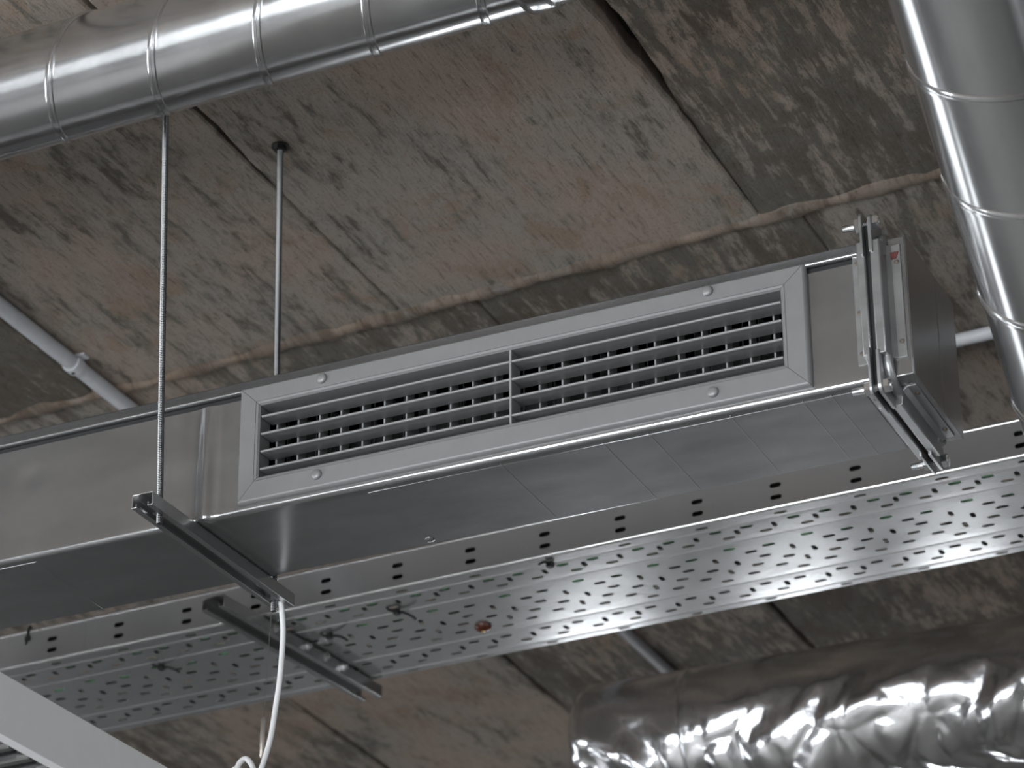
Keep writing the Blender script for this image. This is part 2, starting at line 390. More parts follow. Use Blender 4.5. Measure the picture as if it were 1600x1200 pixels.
# mortar fillet along the cross joint, and mortar plugging parts of the long joints
def mortar(pts, wid, ht, seed, n):
    mb = MB(); P = []
    a, b = Vector(pts[0]), Vector(pts[1])
    d = (b-a).normalized(); nn = Vector((-d.y, d.x, 0))
    rows = []
    for i in range(n+1):
        t = i/n; p = a.lerp(b, t)
        wv = wid*(0.75 + 0.55*noise.noise(Vector((t*n*0.13, seed, 1))) + 0.35*noise.noise(Vector((t*n*0.5, seed, 5))))
        hv = ht*(0.75 + 0.7*noise.noise(Vector((t*n*0.2, seed, 8)))); sh = 0.008*noise.noise(Vector((t*n*0.1, seed, 2)))
        c = p + nn*sh
        rows.append([c + nn*(wv*u) + Vector((0, 0, -hv*h)) for u, h in ((-1, -1.5), (-0.9, 0.15), (-0.45, 0.8), (0.1, 1.0), (0.55, 0.6), (0.95, 0.1), (1, -1.5))])
    k = 7
    mb.add([q for r in rows for q in r], [(i*k+j, i*k+j+1, (i+1)*k+j+1, (i+1)*k+j) for i in range(n) for j in range(k-1)])
    o = part('mortar_joint', mb, 'concrete_mortar', ceil, smooth=50); o['tone'] = -0.02
    return o
mortar([(-3.5, ymid(-3.5), Z0), (0.4, ymid(0.4), Z0)], 0.020, 0.007, 2.2, 420)

# ------------------------------------------------------------------ main rectangular duct
DY0, DY1, DZ0, DZ1 = 3.008, 3.186, 3.2375, 3.4145
XD0, XD1 = -2.75, -0.9225
duct = thing('ventilation_duct', ((XD0+XD1)/2, (DY0+DY1)/2, DZ0), 'rectangular galvanised steel air duct carrying the grey grille across the picture', 'duct')
def arc(cy, cz, r, a0, a1, n): return [(cy+r*math.cos(a0+(a1-a0)*i/n), cz+r*math.sin(a0+(a1-a0)*i/n)) for i in range(n+1)]
r = 0.0062
loop = []
zs = [DZ0+r+(3.272-DZ0-r)*i/5 for i in range(1, 5)] + [3.272] + [3.272+(3.382-3.272)*i/10 for i in range(1, 10)] + [3.382] + [3.3872, 3.3925]
loop += arc(DY0+r, DZ0+r, r, -PI/2, -PI, 6)            # bottom front edge
nb = len(loop)
loop += [(DY0, z) for z in zs]
loop += [(DY0+0.012, 3.3925), (DY0+0.012, 3.4005), (DY0, 3.4005), (DY0, DZ1), (DY1, DZ1), (DY1, DZ0+0.002), (DY1-0.002, DZ0)]
ys = [DY1-0.002-(DY1-DY0-r-0.002)*i/14 for i in range(1, 14)]
loop += [(y, DZ0) for y in ys]
xs = []; x = XD0
while x < XD1-1e-6:
    xs.append(x)
    x += 0.0025 if abs(x+1.7845) < 0.035 else 0.0125
xs = [v for v in xs if abs(v+1.7075) > 0.007 and abs(v+1.0305) > 0.007] + [-1.7075, -1.0305, XD1]; xs.sort()
mb = MB(); n = len(loop)
def dent(x, y, z):
    g = 0.0075*math.exp(-((x+1.7825)/0.0095)**2) - 0.0016*math.exp(-((x+1.815)/0.022)**2)
    d = Vector((0, 0, 0))
    wv = 0.0007*noise.noise(Vector((x*4, y*7, z*9)))
    if y < DY0+0.004: d.y -= g*(1-0.75*max(0, (z-3.30)/0.12)) + wv; d.y += 0.0022*math.exp(-((x+2.035)**2+(z-3.352)**2)/0.008**2)
    if z < DZ0+0.004: d.z -= 0.25*g*(1 if y < 3.02 else 0.5) + wv
    return d
for xx in xs:
    for y, z in loop: mb.v.append(Vector((xx, y, z)) + dent(xx, y, z))
for i in range(len(xs)-1):
    hole = xs[i] >= -1.7076 and xs[i+1] <= -1.0304
    for j in range(n):
        j2 = (j+1) % n
        if hole and loop[j][0] == DY0 == loop[j2][0] and 3.2719 < loop[j][1] and loop[j2][1] < 3.3821: continue
        mb.f.append((i*n+j, i*n+j2, (i+1)*n+j2, (i+1)*n+j))
body = part('duct_body', mb, 'duct_steel', duct, smooth=40)
# folded top cover with its rolled lower lip
mb = MB()
lip = [(DY0-0.0005, 3.3995), (DY0-0.0035, 3.3995), (DY0-0.0052, 3.4010), (DY0-0.0052, 3.4030), (DY0-0.0040, 3.4045), (DY0-0.0036, 3.4140), (DY0-0.0026, 3.4156), (DY0-0.0005, 3.4160), (DY1+0.003, 3.4160), (DY1+0.003, 3.4145), (DY0-0.0005, 3.4145)]
mb.prism(lip, lambda y, z, x: (x, y, z), XD0, -0.9335)
part('top_cover', mb, 'duct_steel', duct, smooth=50)
part('gap_seal', MB().box((XD0+0.002, DY0+0.0035, 3.3920), (-0.9335, DY0+0.0115, 3.4000)), 'gasket_black', duct, smooth=0)  # black strip set in the recess to stand for its shadow
# lapped sheets and score lines under the duct
mb = MB().box((-1.5675, DY0+0.014, DZ0-0.0005), (-0.947, DY1-0.004, DZ0+0.001)); part('lap_sheet', mb, 'duct_steel', body, bevel=0.0004)
mb = MB().box((XD0+0.01, DY0+0.014, DZ0-0.0005), (-2.031, DY1-0.004, DZ0+0.001)); part('lap_sheet', mb, 'duct_steel', body, bevel=0.0004)
for xx in (-1.392, -1.262, -1.205, -1.104, -1.017, -0.983):
    part('score_line', MB().box((xx-0.00035, DY0+0.010, DZ0-0.0009), (xx+0.00035, DY1-0.005, DZ0-0.0003)), 'strut_steel', body, smooth=0)
head = MB().lathe([(0.0062, 0), (0.0062, 0.001), (0.0045, 0.0022), (0.0032, 0.0026), (0.0030, 0.0016), (0.0001, 0.0016)], (0, 0, 0), (0, 0, -1), 20).mesh('screw')
cap_normals(head)
share('screw', head, 'duct_steel', duct, (-1.5585, 3.1715, DZ0-0.0004))
# bolted flange at the right end ------------------------------------------------
SIDES = {'front': (lambda h, t: (DY0-h, t), DZ0, DZ1), 'rear': (lambda h, t: (DY1+h, t), DZ0, DZ1),
         'bottom': (lambda h, t: (t, DZ0-h), DY0, DY1), 'top': (lambda h, t: (t, DZ1+h), DY0, DY1)}
scr = MB().lathe([(0.0030, 0), (0.0030, 0.0008), (0.0022, 0.0016), (0.0001, 0.0018)], (0, 0, 0), (0, 0, 1), 10).mesh('screw'); cap_normals(scr)
ROT = {'front': (PI/2, 0, 0), 'bottom': (PI, 0, 0), 'rear': (-PI/2, 0, 0), 'top': (0, 0, 0)}
profL = [(-0.9450, 0.0), (-0.9450, 0.0016), (-0.9338, 0.0016), (-0.9330, 0.0030), (-0.9330, 0.0215), (-0.9318, 0.0228), (-0.9240, 0.0228), (-0.9228, 0.0215), (-0.9228, 0.0)]
profR = [(-0.8875, 0.0), (-0.8875, 0.0016), (-0.8980, 0.0016), (-0.9035, 0.0060), (-0.9050, 0.0215), (-0.9062, 0.0228), (-0.9160, 0.0228), (-0.9172, 0.0215), (-0.9172, 0.0)]
endcap = MB()
endcap.box((-0.9185, DY0, DZ0), (-0.8822, DY1, DZ1))
ec = part('end_cap', endcap, 'duct_steel', duct, bevel=0.0012)
pl = MB().box((-0.8822, DY0-0.0012, DZ0-0.0012), (-0.8810, DY1+0.0012, DZ1+0.0012)); part('end_plate', pl, 'duct_steel', ec, bevel=0.0005)
part('standing_seam', MB().prism([(3.112, -0.8812), (3.116, -0.8803), (3.120, -0.8812)], lambda y, x, z: (x, y, z), DZ0+0.001, DZ1-0.001), 'duct_steel', ec, smooth=60)
part('gasket', MB().box((-0.9226, DY0-0.017, DZ0-0.017), (-0.9174, DY1+0.017, DZ1+0.017)), 'gasket_black', duct, smooth=0)
for side, (fn, t0, t1) in SIDES.items():
    for prof, nm, xs_ in ((profL, 'L', -0.9395), (profR, 'R', -0.8925)):
        a0, a1 = t0+0.014, t1-0.014
        if side == 'front': a0, a1 = DZ0+0.022, DZ1-0.010
        if side == 'bottom': a0, a1 = DY0+0.024, DY1-0.012
        mb = MB().prism(prof, lambda u, h, t, fn=fn: (u,)+fn(h, t), a0, a1)
        bar = part('flange_bar', mb, 'flange_steel', duct, bevel=0.0007)
        for k in (0.10, 0.46, 0.90) if nm == 'L' else (0.14, 0.84):
            tt = a0+(a1-a0)*k; p = (xs_,)+fn(0.0016, tt)
            s_ = link('screw', scr, 'screw_dark', bar, Vector(p)-ORG[bar]); s_.rotation_euler = ROT[side]
# patch of rust and torn corner plates
part('rust_patch', MB().prism([(-0.9005, 3.3945), (-0.8895, 3.3945), (-0.8925, 3.386), (-0.8985, 3.3855)], lambda x, z, t: (x, t, z), DY0-0.0026, DY0-0.0016), 'rust', duct, smooth=0)
hexnut = MB().lathe([(0.0078, 0), (0.0086, 0.0008), (0.0086, 0.0070), (0.0078, 0.0078)], (0, 0, 0), (1, 0, 0), 6).mesh('nut', smooth=25); cap_normals(hexnut)
def thread(o, d, L, r, pitch, n=12):
    mb = MB(); k = int(L/pitch*2); prof = [(r*(1.0 if i % 2 else 0.84), L*i/k) for i in range(k+1)]
    return mb.lathe(prof, o, d, n)
shank = thread((0, 0, 0), (1, 0, 0), 0.046, 0.0044, 0.0016).mesh('shank', smooth=0); cap_normals(shank)
for ci, (sy, sz) in enumerate(((-1, 1), (-1, -1), (1, -1), (1, 1))):
    cy = DY0 if sy < 0 else DY1; cz = DZ0 if sz < 0 else DZ1
    def corner(w_, leg, x0, x1, rr):
        pts = []
        for an in range(0, 91, 15):
            a_ = math.radians(an); pts.append((w_-rr+rr*math.cos(a_), w_-rr+rr*math.sin(a_)))
        out = pts + [(-leg, w_), (-leg, w_-0.018), (-0.004, w_-0.018), (w_-0.018, -0.004), (w_-0.018, -leg), (w_, -leg)]
        return MB().prism([(cy+sy*u, cz+sz*v) for u, v in out], lambda y, z, x: (x, y, z), x0, x1)
    part('corner_plate', corner(0.0275, 0.030, -0.9262, -0.9232, 0.008), 'flange_steel', duct, bevel=0.0006)
    part('corner_plate', corner(0.0255, 0.026, -0.9170, -0.9128, 0.009), 'flange_steel', duct, bevel=0.0006)
    # rounded elbow pressed into the rear corner plate
    arcp = []
    for an in range(0, 91, 10):
        a_ = math.radians(an); arcp.append(Vector((-0.9085, cy+sy*(-0.020+0.028*math.cos(a_)), cz+sz*(-0.020+0.028*math.sin(a_)))))
    part('corner_elbow', MB().tube([arcp[0]+Vector((0, 0, -sz*0.006))]+arcp+[arcp[-1]+Vector((0, -sy*0.006, 0))], 0.0062, 12), 'flange_steel', duct, smooth=60)
    p = Vector((-0.9262, cy+sy*0.0150, cz+sz*0.0160))
    bolt = part('bolt', thread(p-Vector((0.0235, 0, 0)), (1, 0, 0), 0.046, 0.0043, 0.0017), 'bolt_zinc', duct, smooth=0)
    link('nut', hexnut, 'bolt_zinc', bolt, p-Vector((0.0080, 0, 0))-ORG[bolt])
    link('nut', hexnut, 'bolt_zinc', bolt, Vector((-0.9128, p.y, p.z))-ORG[bolt])

# ------------------------------------------------------------------ grille
GX0, GX1, GZ0, GZ1 = -1.7355, -0.9995, 3.2462, 3.4040
OX0, OX1, OZ0, OZ1 = -1.7070, -1.0310, 3.2785, 3.3760
gr = thing('ventilation_grille', ((GX0+GX1)/2, 3.008, GZ0), 'matte grey double deflection air grille screwed to the side of the steel duct', 'grille')
YG = 3.0082
wt, wb, wl_, wr_ = GZ1-OZ1, OZ0-GZ0, OX0-GX0, GX1-OX1
prof = [(0, 0), (0, .0038), (.03, .0060), (.07, .0075), (.12, .0084), (.80, .0084), (.815, .0076), (.83, .0076), (.845, .0084), (.93, .0080), (1.0, .0055), (1.0, -.019), (.96, -.019), (.96, 0)]
def rail(fn):
    mb = MB(); n = len(prof)
    A = [fn(u, h, 0) for u, h in prof]; B = [fn(u, h, 1) for u, h in prof]
    mb.add(A+B, [(i, (i+1) % n, n+(i+1) % n, n+i) for i in range(n)] + [tuple(range(n)), tuple(range(n, 2*n))]); return mb
e = 0.0003
part('frame_rail', rail(lambda u, h, t: ((GX0+u*wl_+e) if t == 0 else (GX1-u*wr_-e), YG-h, GZ1-u*wt)), 'grille_paint', gr, smooth=9)
part('frame_rail', rail(lambda u, h, t: ((GX0+u*wl_+e) if t == 0 else (GX1-u*wr_-e), YG-h, GZ0+u*wb)), 'grille_paint', gr, smooth=9)
part('frame_rail', rail(lambda u, h, t: (GX0+u*wl_, YG-h, (GZ0+u*wb+e) if t == 0 else (GZ1-u*wt-e))), 'grille_paint', gr, smooth=9)
part('frame_rail', rail(lambda u, h, t: (GX1-u*wr_, YG-h, (GZ0+u*wb+e) if t == 0 else (GZ1-u*wt-e))), 'grille_paint', gr, smooth=9)
bl = []
for an in range(90, 271, 15):
    a_ = math.radians(an); bl.append((0.0022*math.cos(a_)+0.0022, 0.0019*math.sin(a_)))
bl += [(0.0030, -0.0019), (0.0036, -0.0012), (0.0060, -0.0015), (0.014, -0.0014), (0.027, -0.0005), (0.027, 0.0005), (0.014, 0.0014), (0.006, 0.0016), (0.0036, 0.0013), (0.0030, 0.0019)]
for z in (3.3615, 3.3378, 3.3137, 3.2900):
    part('blade', MB().prism(bl, lambda y, zz, x, z=z: (x, 3.0030+y, z+zz), OX0+0.0012, OX1-0.0012), 'grille_paint', gr, smooth=40)
part('mullion', MB().prism([(-0.0016, 3.0035), (-0.0010, 3.0025), (0.0010, 3.0025), (0.0016, 3.0035), (0.0016, 3.028), (-0.0016, 3.028)], lambda x, y, z: (-1.3717+x, y, z), OZ0, OZ1), 'slat_paint', gr, smooth=30)
vs_me = MB().prism([(-0.0014, 0), (-0.0010, -0.0010), (0.0010, -0.0010), (0.0014, 0), (0.0010, 0.004), (0.0005, 0.020), (-0.0005, 0.020), (-0.0010, 0.004)], lambda x, y, z: (x, y, z), OZ0, OZ1).mesh('rear_slat', smooth=40); cap_normals(vs_me)
slx = [-1.6995+0.0295*k for k in range(11)] + [-1.3467+0.02955*k for k in range(11)]
for xx in slx: share('rear_slat', vs_me, 'slat_paint', gr, (xx, 3.0325, 0.0))
dm = MB().prism([(-0.0006, 0), (0.0006, 0), (0.0006, 0.022), (-0.0006, 0.022)], lambda x, y, z: (x, y, z), OZ0-0.004, OZ1+0.004).mesh('damper_blade', smooth=0); cap_normals(dm)
for k in range(34): share('damper_blade', dm, 'damper_black', gr, (-1.700+0.0200*k, 3.060, 0.0), (0, 0, -0.35 if k % 2 else 0.35))
capm = MB().lathe([(0.0068, 0), (0.0068, 0.0015), (0.0064, 0.0028), (0.0050, 0.0039), (0.0028, 0.0045), (0.0001, 0.0046)], (0, 0, 0), (0, -1, 0), 28).mesh('screw_cap', smooth=60); cap_normals(capm)
for p in ((-1.6215, 3.3925), (-1.6255, 3.2635), (-1.1188, 3.3940), (-1.1168, 3.2618)):
    share('screw_cap', capm, 'grille_paint', gr, (p[0], YG-0.0084, p[1]))

# ------------------------------------------------------------------ hanging rods and strut channels
def rod(top, bot, r, label):
    top, bot = Vector(top), Vector(bot); d = (bot-top)
    root = thing('threaded_rod', bot, label, 'rod', 'threaded rods carrying the duct')
    L = d.length; mb = thread(top, d, L, r, 0.0024, 10); part('rod', mb, 'rod_steel', root, smooth=0)
    d.normalize()
    part('anchor_nut', MB().lathe([(0.0085, 0.0005), (0.0085, 0.008)], top, (0, 0, -1), 6), 'rod_steel', root, smooth=20)
    part('washer', MB().lathe([(0.0125, 0.0), (0.0125, 0.0018)], top, (0, 0, -1), 20), 'rod_steel', root, smooth=30)
    part('nut', MB().lathe([(0.0085, 0), (0.0085, 0.007)], bot+Vector((0, 0, 0.0125)), (0, 0, 1), 6), 'bolt_zinc', root, smooth=20)
    return root
rod((-1.829, 2.937, Z0), (-1.8025, 2.937, 3.2080), 0.0043, 'threaded steel rod rising in front of the duct behind the round duct')
rod((-1.8173, 3.2246, Z0), (-1.8040, 3.2246, 3.2080), 0.0043, 'threaded steel rod anchored in open view to the concrete behind the duct')

def channel(name, label, loc, rz, W, H, y0, y1, mat, slots=False, th=0.0018, lipw=0.0075):
    root = thing(name, loc, label, 'strut', None, (0, 0, rz), local=True)
    w = W/2
    out = [(-w, -H), (-w, -0.002), (-w+0.002, 0), (w-0.002, 0), (w, -0.002), (w, -H), (w-lipw, -H), (w-lipw, -H+0.005), (w-lipw+th, -H+0.005), (w-lipw+th, -H+th), (w-th, -H+th), (w-th, -th), (-w+th, -th), (-w+th, -H+th), (-w+lipw-th, -H+th), (-w+lipw-th, -H+0.005), (-w+lipw, -H+0.005), (-w+lipw, -H)]
    part('channel', MB().prism(out, lambda x, z, y: (x, y, z), y0, y1), mat, root, bevel=0.0004, smooth=30)
    if slots:
        y = y0+0.03
        while y < y1-0.03:
            s_ = []
            for an in range(0, 360, 30):
                a_ = math.radians(an); s_.append((0.0055*math.cos(a_), y+0.0055*math.sin(a_)+(0.008 if math.sin(a_) > 0 else -0.008)))
            part('web_slot', MB().prism(s_, lambda x, yy, z: (x, yy, z), -th-0.0006, -th+0.0002), 'gasket_black', root, smooth=0)
            y += 0.05
    return root
channel('strut_channel', 'short open steel channel slung under the duct on two rods', (-1.8085, 2.905, DZ0-0.0010), -0.028, 0.030, 0.0185, 0.0, 0.338, 'strut_steel')

# ------------------------------------------------------------------ cable tray
TP = 0.1215; TW = 0.304; TH = 0.058; TX0, TX1 = -1.15, 1.45
tray = thing('cable_tray', (-1.8222, 3.9, 3.5462), 'wide perforated galvanised cable tray hung behind and above the duct', 'cable tray', rot=(0, -0.0168, 0.004), local=True)
PH = -1.7265+1.8222                       # phase of the slot pattern
def obround(cx, cy, L, Wd, ang=0):
    pts = []; h = L/2-Wd/2
    for k in range(5):
        a_ = -PI/2+PI*k/4; pts.append((h+Wd/2*math.cos(a_), Wd/2*math.sin(a_)))
    for k in range(5):
        a_ = PI/2+PI*k/4; pts.append((-h+Wd/2*math.cos(a_), Wd/2*math.sin(a_)))
    c, s = math.cos(ang), math.sin(ang)
    return [(cx+x*c-y*s, cy+x*s+y*c) for x, y in pts]
def sheet(name, x0, x1, v0, v1, holes, lines, fn, mat, parent, thick):
    V = []; E = []
    def poly(ps, closed=True):
        k = len(V); V.extend(Vector(p) for p in ps); m = len(ps)
        for i in range(m if closed else m-1): E.append((k+i, k+(i+1) % m))
    nx = 26; outer = [(x0+(x1-x0)*i/nx, v0) for i in range(nx+1)] + [(x1-(x1-x0)*i/nx, v1) for i in range(nx+1)]
    poly(outer)
    for h in holes: poly(h)
    for l in lines: poly([(x0+(x1-x0)*i/nx, l) for i in range(nx+1)], False)
    vo, eo, fo, _, _, _ = delaunay_2d_cdt(V, E, [], 0, 1e-6)
    cells = {}
    for h in holes:
        cx = sum(p[0] for p in h)/len(h); cells.setdefault(int(math.floor(cx/0.05)), []).append(h)
    def inside(p, h):
        r_ = False; j = len(h)-1
        for i in range(len(h)):
            if (h[i][1] > p[1]) != (h[j][1] > p[1]) and p[0] < (h[j][0]-h[i][0])*(p[1]-h[i][1])/(h[j][1]-h[i][1])+h[i][0]: r_ = not r_
            j = i
        return r_
    fs = []
    for f in fo:
        c = (sum(vo[i][0] for i in f)/len(f), sum(vo[i][1] for i in f)/len(f))
        if not (v0 < c[1] < v1 and x0 < c[0] < x1): continue
        k = int(math.floor(c[0]/0.05))
        if any(inside(c, h) for kk in (k-1, k, k+1) for h in cells.get(kk, ())): continue
        fs.append(tuple(f))
    mb = MB(); mb.add([fn(v[0], v[1]) for v in vo], fs)
    o = part(name, mb, mat, parent, smooth=0)
    s = o.modifiers.new('thickness', 'SOLIDIFY'); s.thickness = thick; s.offset = 0
    return o
def clear(holes, lo, hi): return [h for h in holes if min(p[1] for p in h) > lo and max(p[1] for p in h) < hi]
holes = []; k0, k1 = int((TX0-PH)/TP)+0, int((TX1-PH)/TP)
G = [0.026, 0.080, 0.222, 0.286]                       # pressed grooves across the width
for k in range(k0, k1):
    xk = PH+k*TP
    holes.append(obround(xk, 0.0145, 0.020, 0.0075)); holes.append(obround(xk+0.004, TW-0.0090, 0.020, 0.0070))
    for off, v, ang in ((0.012, 0.037, 0), (0.042, 0.049, 1), (0.060, 0.038, 0), (0.082, 0.062, 0), (0.100, 0.048, 1), (0.024, 0.063, 0),
                        (0.010, 0.100, 0), (0.068, 0.110, 0), (0.036, 0.122, 0), (0.098, 0.131, 1), (0.050, 0.143, 0), (0.004, 0.150, 1), (0.082, 0.160, 0), (0.030, 0.168, 0),
                        (0.106, 0.176, 1), (0.062, 0.184, 0), (0.014, 0.194, 0), (0.090, 0.203, 0),
                        (0.016, 0.238, 0), (0.046, 0.251, 1), (0.070, 0.240, 0), (0.094, 0.266, 0), (0.112, 0.251, 1), (0.034, 0.268, 0)):
        holes.append(obround(xk+off, v, 0.0200 if not ang else 0.0180, 0.0085 if not ang else 0.0075, ang*PI/2))
holes = [h for h in holes if min(p[0] for p in h) > TX0+0.004 and max(p[0] for p in h) < TX1-0.004]
def plate_z(v):
    z = 0.0
    for g in G:
        if abs(v-g) < 0.0006: z += 0.0024
    return z
lines = [g+d for g in G for d in (-0.0022, 0.0, 0.0022)]
sheet('tray_plate', TX0, TX1, 0.003, TW-0.002, holes, lines, lambda x, v: (x, v, plate_z(v)), 'tray_steel', tray, 0.0012)
sh = []
for k in range(k0, k1):
    for zz in (0.0175, 0.0365): sh.append(obround(PH+k*TP, zz, 0.018, 0.0075))
sh = [h for h in sh if min(p[0] for p in h) > TX0+0.004 and max(p[0] for p in h) < TX1-0.004]
sheet('side_wall', TX0, TX1, 0.003, TH, sh, [], lambda x, v: (x, 0.0, v), 'tray_steel', tray, 0.0012)
sheet('side_wall', TX0, TX1, 0.003, TH, sh, [], lambda x, v: (x, TW, v), 'tray_steel', tray, 0.0012)
for yy, sg in ((0.0, 1), (TW, -1)):
    # folded bottom edge and rolled top edge
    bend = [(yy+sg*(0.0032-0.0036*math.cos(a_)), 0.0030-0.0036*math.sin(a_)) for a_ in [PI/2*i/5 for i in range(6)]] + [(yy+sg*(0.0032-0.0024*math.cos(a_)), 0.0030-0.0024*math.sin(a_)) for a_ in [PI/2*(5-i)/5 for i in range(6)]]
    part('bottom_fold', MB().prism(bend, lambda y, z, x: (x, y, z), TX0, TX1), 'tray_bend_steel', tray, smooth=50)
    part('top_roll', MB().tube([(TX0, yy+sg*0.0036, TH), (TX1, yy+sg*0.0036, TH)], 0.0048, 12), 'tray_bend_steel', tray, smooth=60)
part('splice_strip', MB().box((-0.700, -0.0018, 0.004), (-0.694, -0.0006, TH-0.004)), 'tray_steel', tray, smooth=0)
# illegible pressed maker's mark: an outline with blurred blocks, no readable characters
for (x0_, x1_, y0_, y1_) in ((-0.135, -0.118, 0.141, 0.142), (-0.135, -0.118, 0.152, 0.153), (-0.098, -0.066, 0.144, 0.150), (-0.050, -0.034, 0.141, 0.142), (-0.050, -0.034, 0.152, 0.153), (-0.022, 0.004, 0.150, 0.153)):
    part('pressed_mark', MB().box((x0_, y0_, -0.0010), (x1_, y1_, -0.0004)), 'tray_steel', tray, smooth=0)

def tray_pt(x, y, z): return tray.matrix_basis @ Vector((x, y, z))
bpy.context.view_layer.update()
for (y, rr, mat, lab) in ((0.016, 0.0085, 'cable_grey', 'thick dark cable lowest along the front wall of the tray'),  # lowest front cable added to darken the side slots
                          (0.040, 0.0050, 'cable_green', 'green cable lying in the tray against its front side'),
                          (0.056, 0.0050, 'cable_grey', 'dark cable between the two front green cables in the tray'),
                          (0.0975, 0.0065, 'cable_green', 'green cable lying in the tray behind the first pressed groove'),
                          (0.1125, 0.0060, 'cable_green', 'rearmost green cable in the tray'),
                          (0.134, 0.0070, 'cable_grey', 'thick dark cable along the middle of the tray'),
                          (0.170, 0.0060, 'cable_grey', 'dark cable behind the middle of the tray'),
                          (0.266, 0.0065, 'cable_grey', 'dark cable beside the rear wall of the tray')):
    pts = []
    for i in range(53):
        x = TX0+0.02+(TX1-TX0-0.04)*i/52
        pts.append(tray_pt(x, y+0.006*noise.noise(Vector((x*2.3, y*40, 0.5))), rr+0.0022+0.0007*noise.noise(Vector((x*3, y*50, 4)))))
    solo('tray_cable', MB().tube(pts, rr, 10), mat, pts[26], lab, 'cable', 'cables lying in the cable tray', smooth=60)
for zz, rr, lab in ((0.0305, 0.0085, 'thick dark cable in the middle of the stack along the front wall'), (0.0480, 0.0080, 'thick dark cable topmost in the stack along the front wall')):  # unseen cables added behind the side slots to keep them dark
    pts = [tray_pt(TX0+0.02+(TX1-TX0-0.04)*i/52, 0.0165+0.003*noise.noise(Vector((i*0.12, zz*90, 0.5))), zz) for i in range(53)]
    solo('tray_cable', MB().tube(pts, rr, 10), 'cable_grey', pts[26], lab, 'cable', 'cables lying in the cable tray', smooth=60)
# white cable crossing the left end of the tray
pts = [tray_pt(TX0+0.03+1.0*i/40, 0.205+0.034*min(1, i/22)+0.002*math.sin(i*0.5), 0.0095) for i in range(41)]
solo('tray_cable', MB().tube(pts, 0.0042, 10), 'cable_white', pts[20], 'thin white cable slanting towards the rear of the tray', 'cable', 'cables lying in the cable tray', smooth=60)

def cable_tie(x, y, ang, label):
    base = Vector((x, y, 0)); 
    lx = x+1.8222; zt = 3.5462+0.0168*lx-0.001
    base.z = zt
    root = thing('cable_tie', base, label, 'cable tie', 'black cable ties under the tray')
    c, s = math.cos(ang), math.sin(ang)
    part('head', MB().box(base+Vector((-0.0045, -0.0050, -0.0085)), base+Vector((0.0045, 0.0050, 0.0))), 'tie_black', root, bevel=0.001)
    pth = catmull([base+Vector((0, 0, -0.005)), base+Vector((0.011*c, 0.011*s, -0.0045)), base+Vector((0.022*c, 0.022*s, -0.009)), base+Vector((0.030*c, 0.030*s, -0.015))], 5)
    part('tail', MB().tube(pth, [0.0024]*4+[0.0021]*(len(pth)-4), 6), 'tie_black', root)
    pth = [base+Vector((0, 0, -0.004)), base+Vector((-0.009*c, -0.012*s-0.004, -0.003)), base+Vector((-0.015*c, -0.016*s-0.006, 0.003))]
    part('strap', MB().tube(catmull(pth, 4), 0.0020, 6), 'tie_black', root)
cable_tie(-2.4324, 3.9916, 0.35, 'black cable tie under the tray left of the slotted strut')
cable_tie(-2.1400, 4.0050, 0.10, 'black cable tie under the tray just right of the slotted strut')
cable_tie(-2.0062, 3.9701, 0.55, 'black cable tie under the tray to the left of the amber cap')
cable_tie(-1.7274, 3.9191, -1.7, 'black cable tie at the front fold of the tray below the grille')
tb = Vector((-2.622, 3.8975, 3.600))
tr = thing('cable_tie', tb, 'black cable tie hanging over the front side wall of the tray at far left', 'cable tie', 'black cable ties under the tray')
part('strap', MB().tube(catmull([tb+Vector((0.001, 0.006, -0.006)), tb+Vector((0.001, 0.000, -0.001)), tb+Vector((0, -0.0035, -0.008)), tb+Vector((-0.001, -0.0035, -0.022)), tb+Vector((-0.004, -0.0030, -0.032))], 5), 0.0018, 6), 'tie_black', tr)
part('head', MB().box(tb+Vector((-0.0040, -0.0075, -0.0270)), tb+Vector((0.0040, -0.0022, -0.0190))), 'tie_black', tr, bevel=0.001)
ap = Vector((-1.9162, 4.0891, 3.5440))
am = thing('amber_cap', ap, 'small round amber brown cap on the underside of the tray', 'cap')
part('cap', MB().lathe([(0.0135, 0), (0.0130, 0.003), (0.0095, 0.0062), (0.0045, 0.0078), (0.0001, 0.0082)], ap, (0, 0, -1), 28), 'amber_glass', am, smooth=70)
part('dot', MB().lathe([(0.0026, 0.0070), (0.0022, 0.0092), (0.0001, 0.0096)], ap, (0, 0, -1), 12), 'amber_dot', am, smooth=70)

ts = channel('slotted_strut', 'slotted steel strut with shiny bolts crossing under the cable tray', (-2.228, 3.795, 3.5372), -0.118, 0.041, 0.021, 0.0, 0.430, 'strut_steel', slots=True, lipw=0.0095)
bh = MB().lathe([(0.0075, 0), (0.0075, 0.0045), (0.0060, 0.0050), (0.0042, 0.0052), (0.0040, 0.0105), (0.0001, 0.0112)], (0, 0, 0), (1, 0, 0), 6).mesh('bolt', smooth=25); cap_normals(bh)
for i, yy in enumerate((0.130, 0.215, 0.265, 0.315)):
    share('bolt', bh, 'bolt_zinc', ts, (0.0205, yy, -0.0105), (0.5*i, 0, 0))

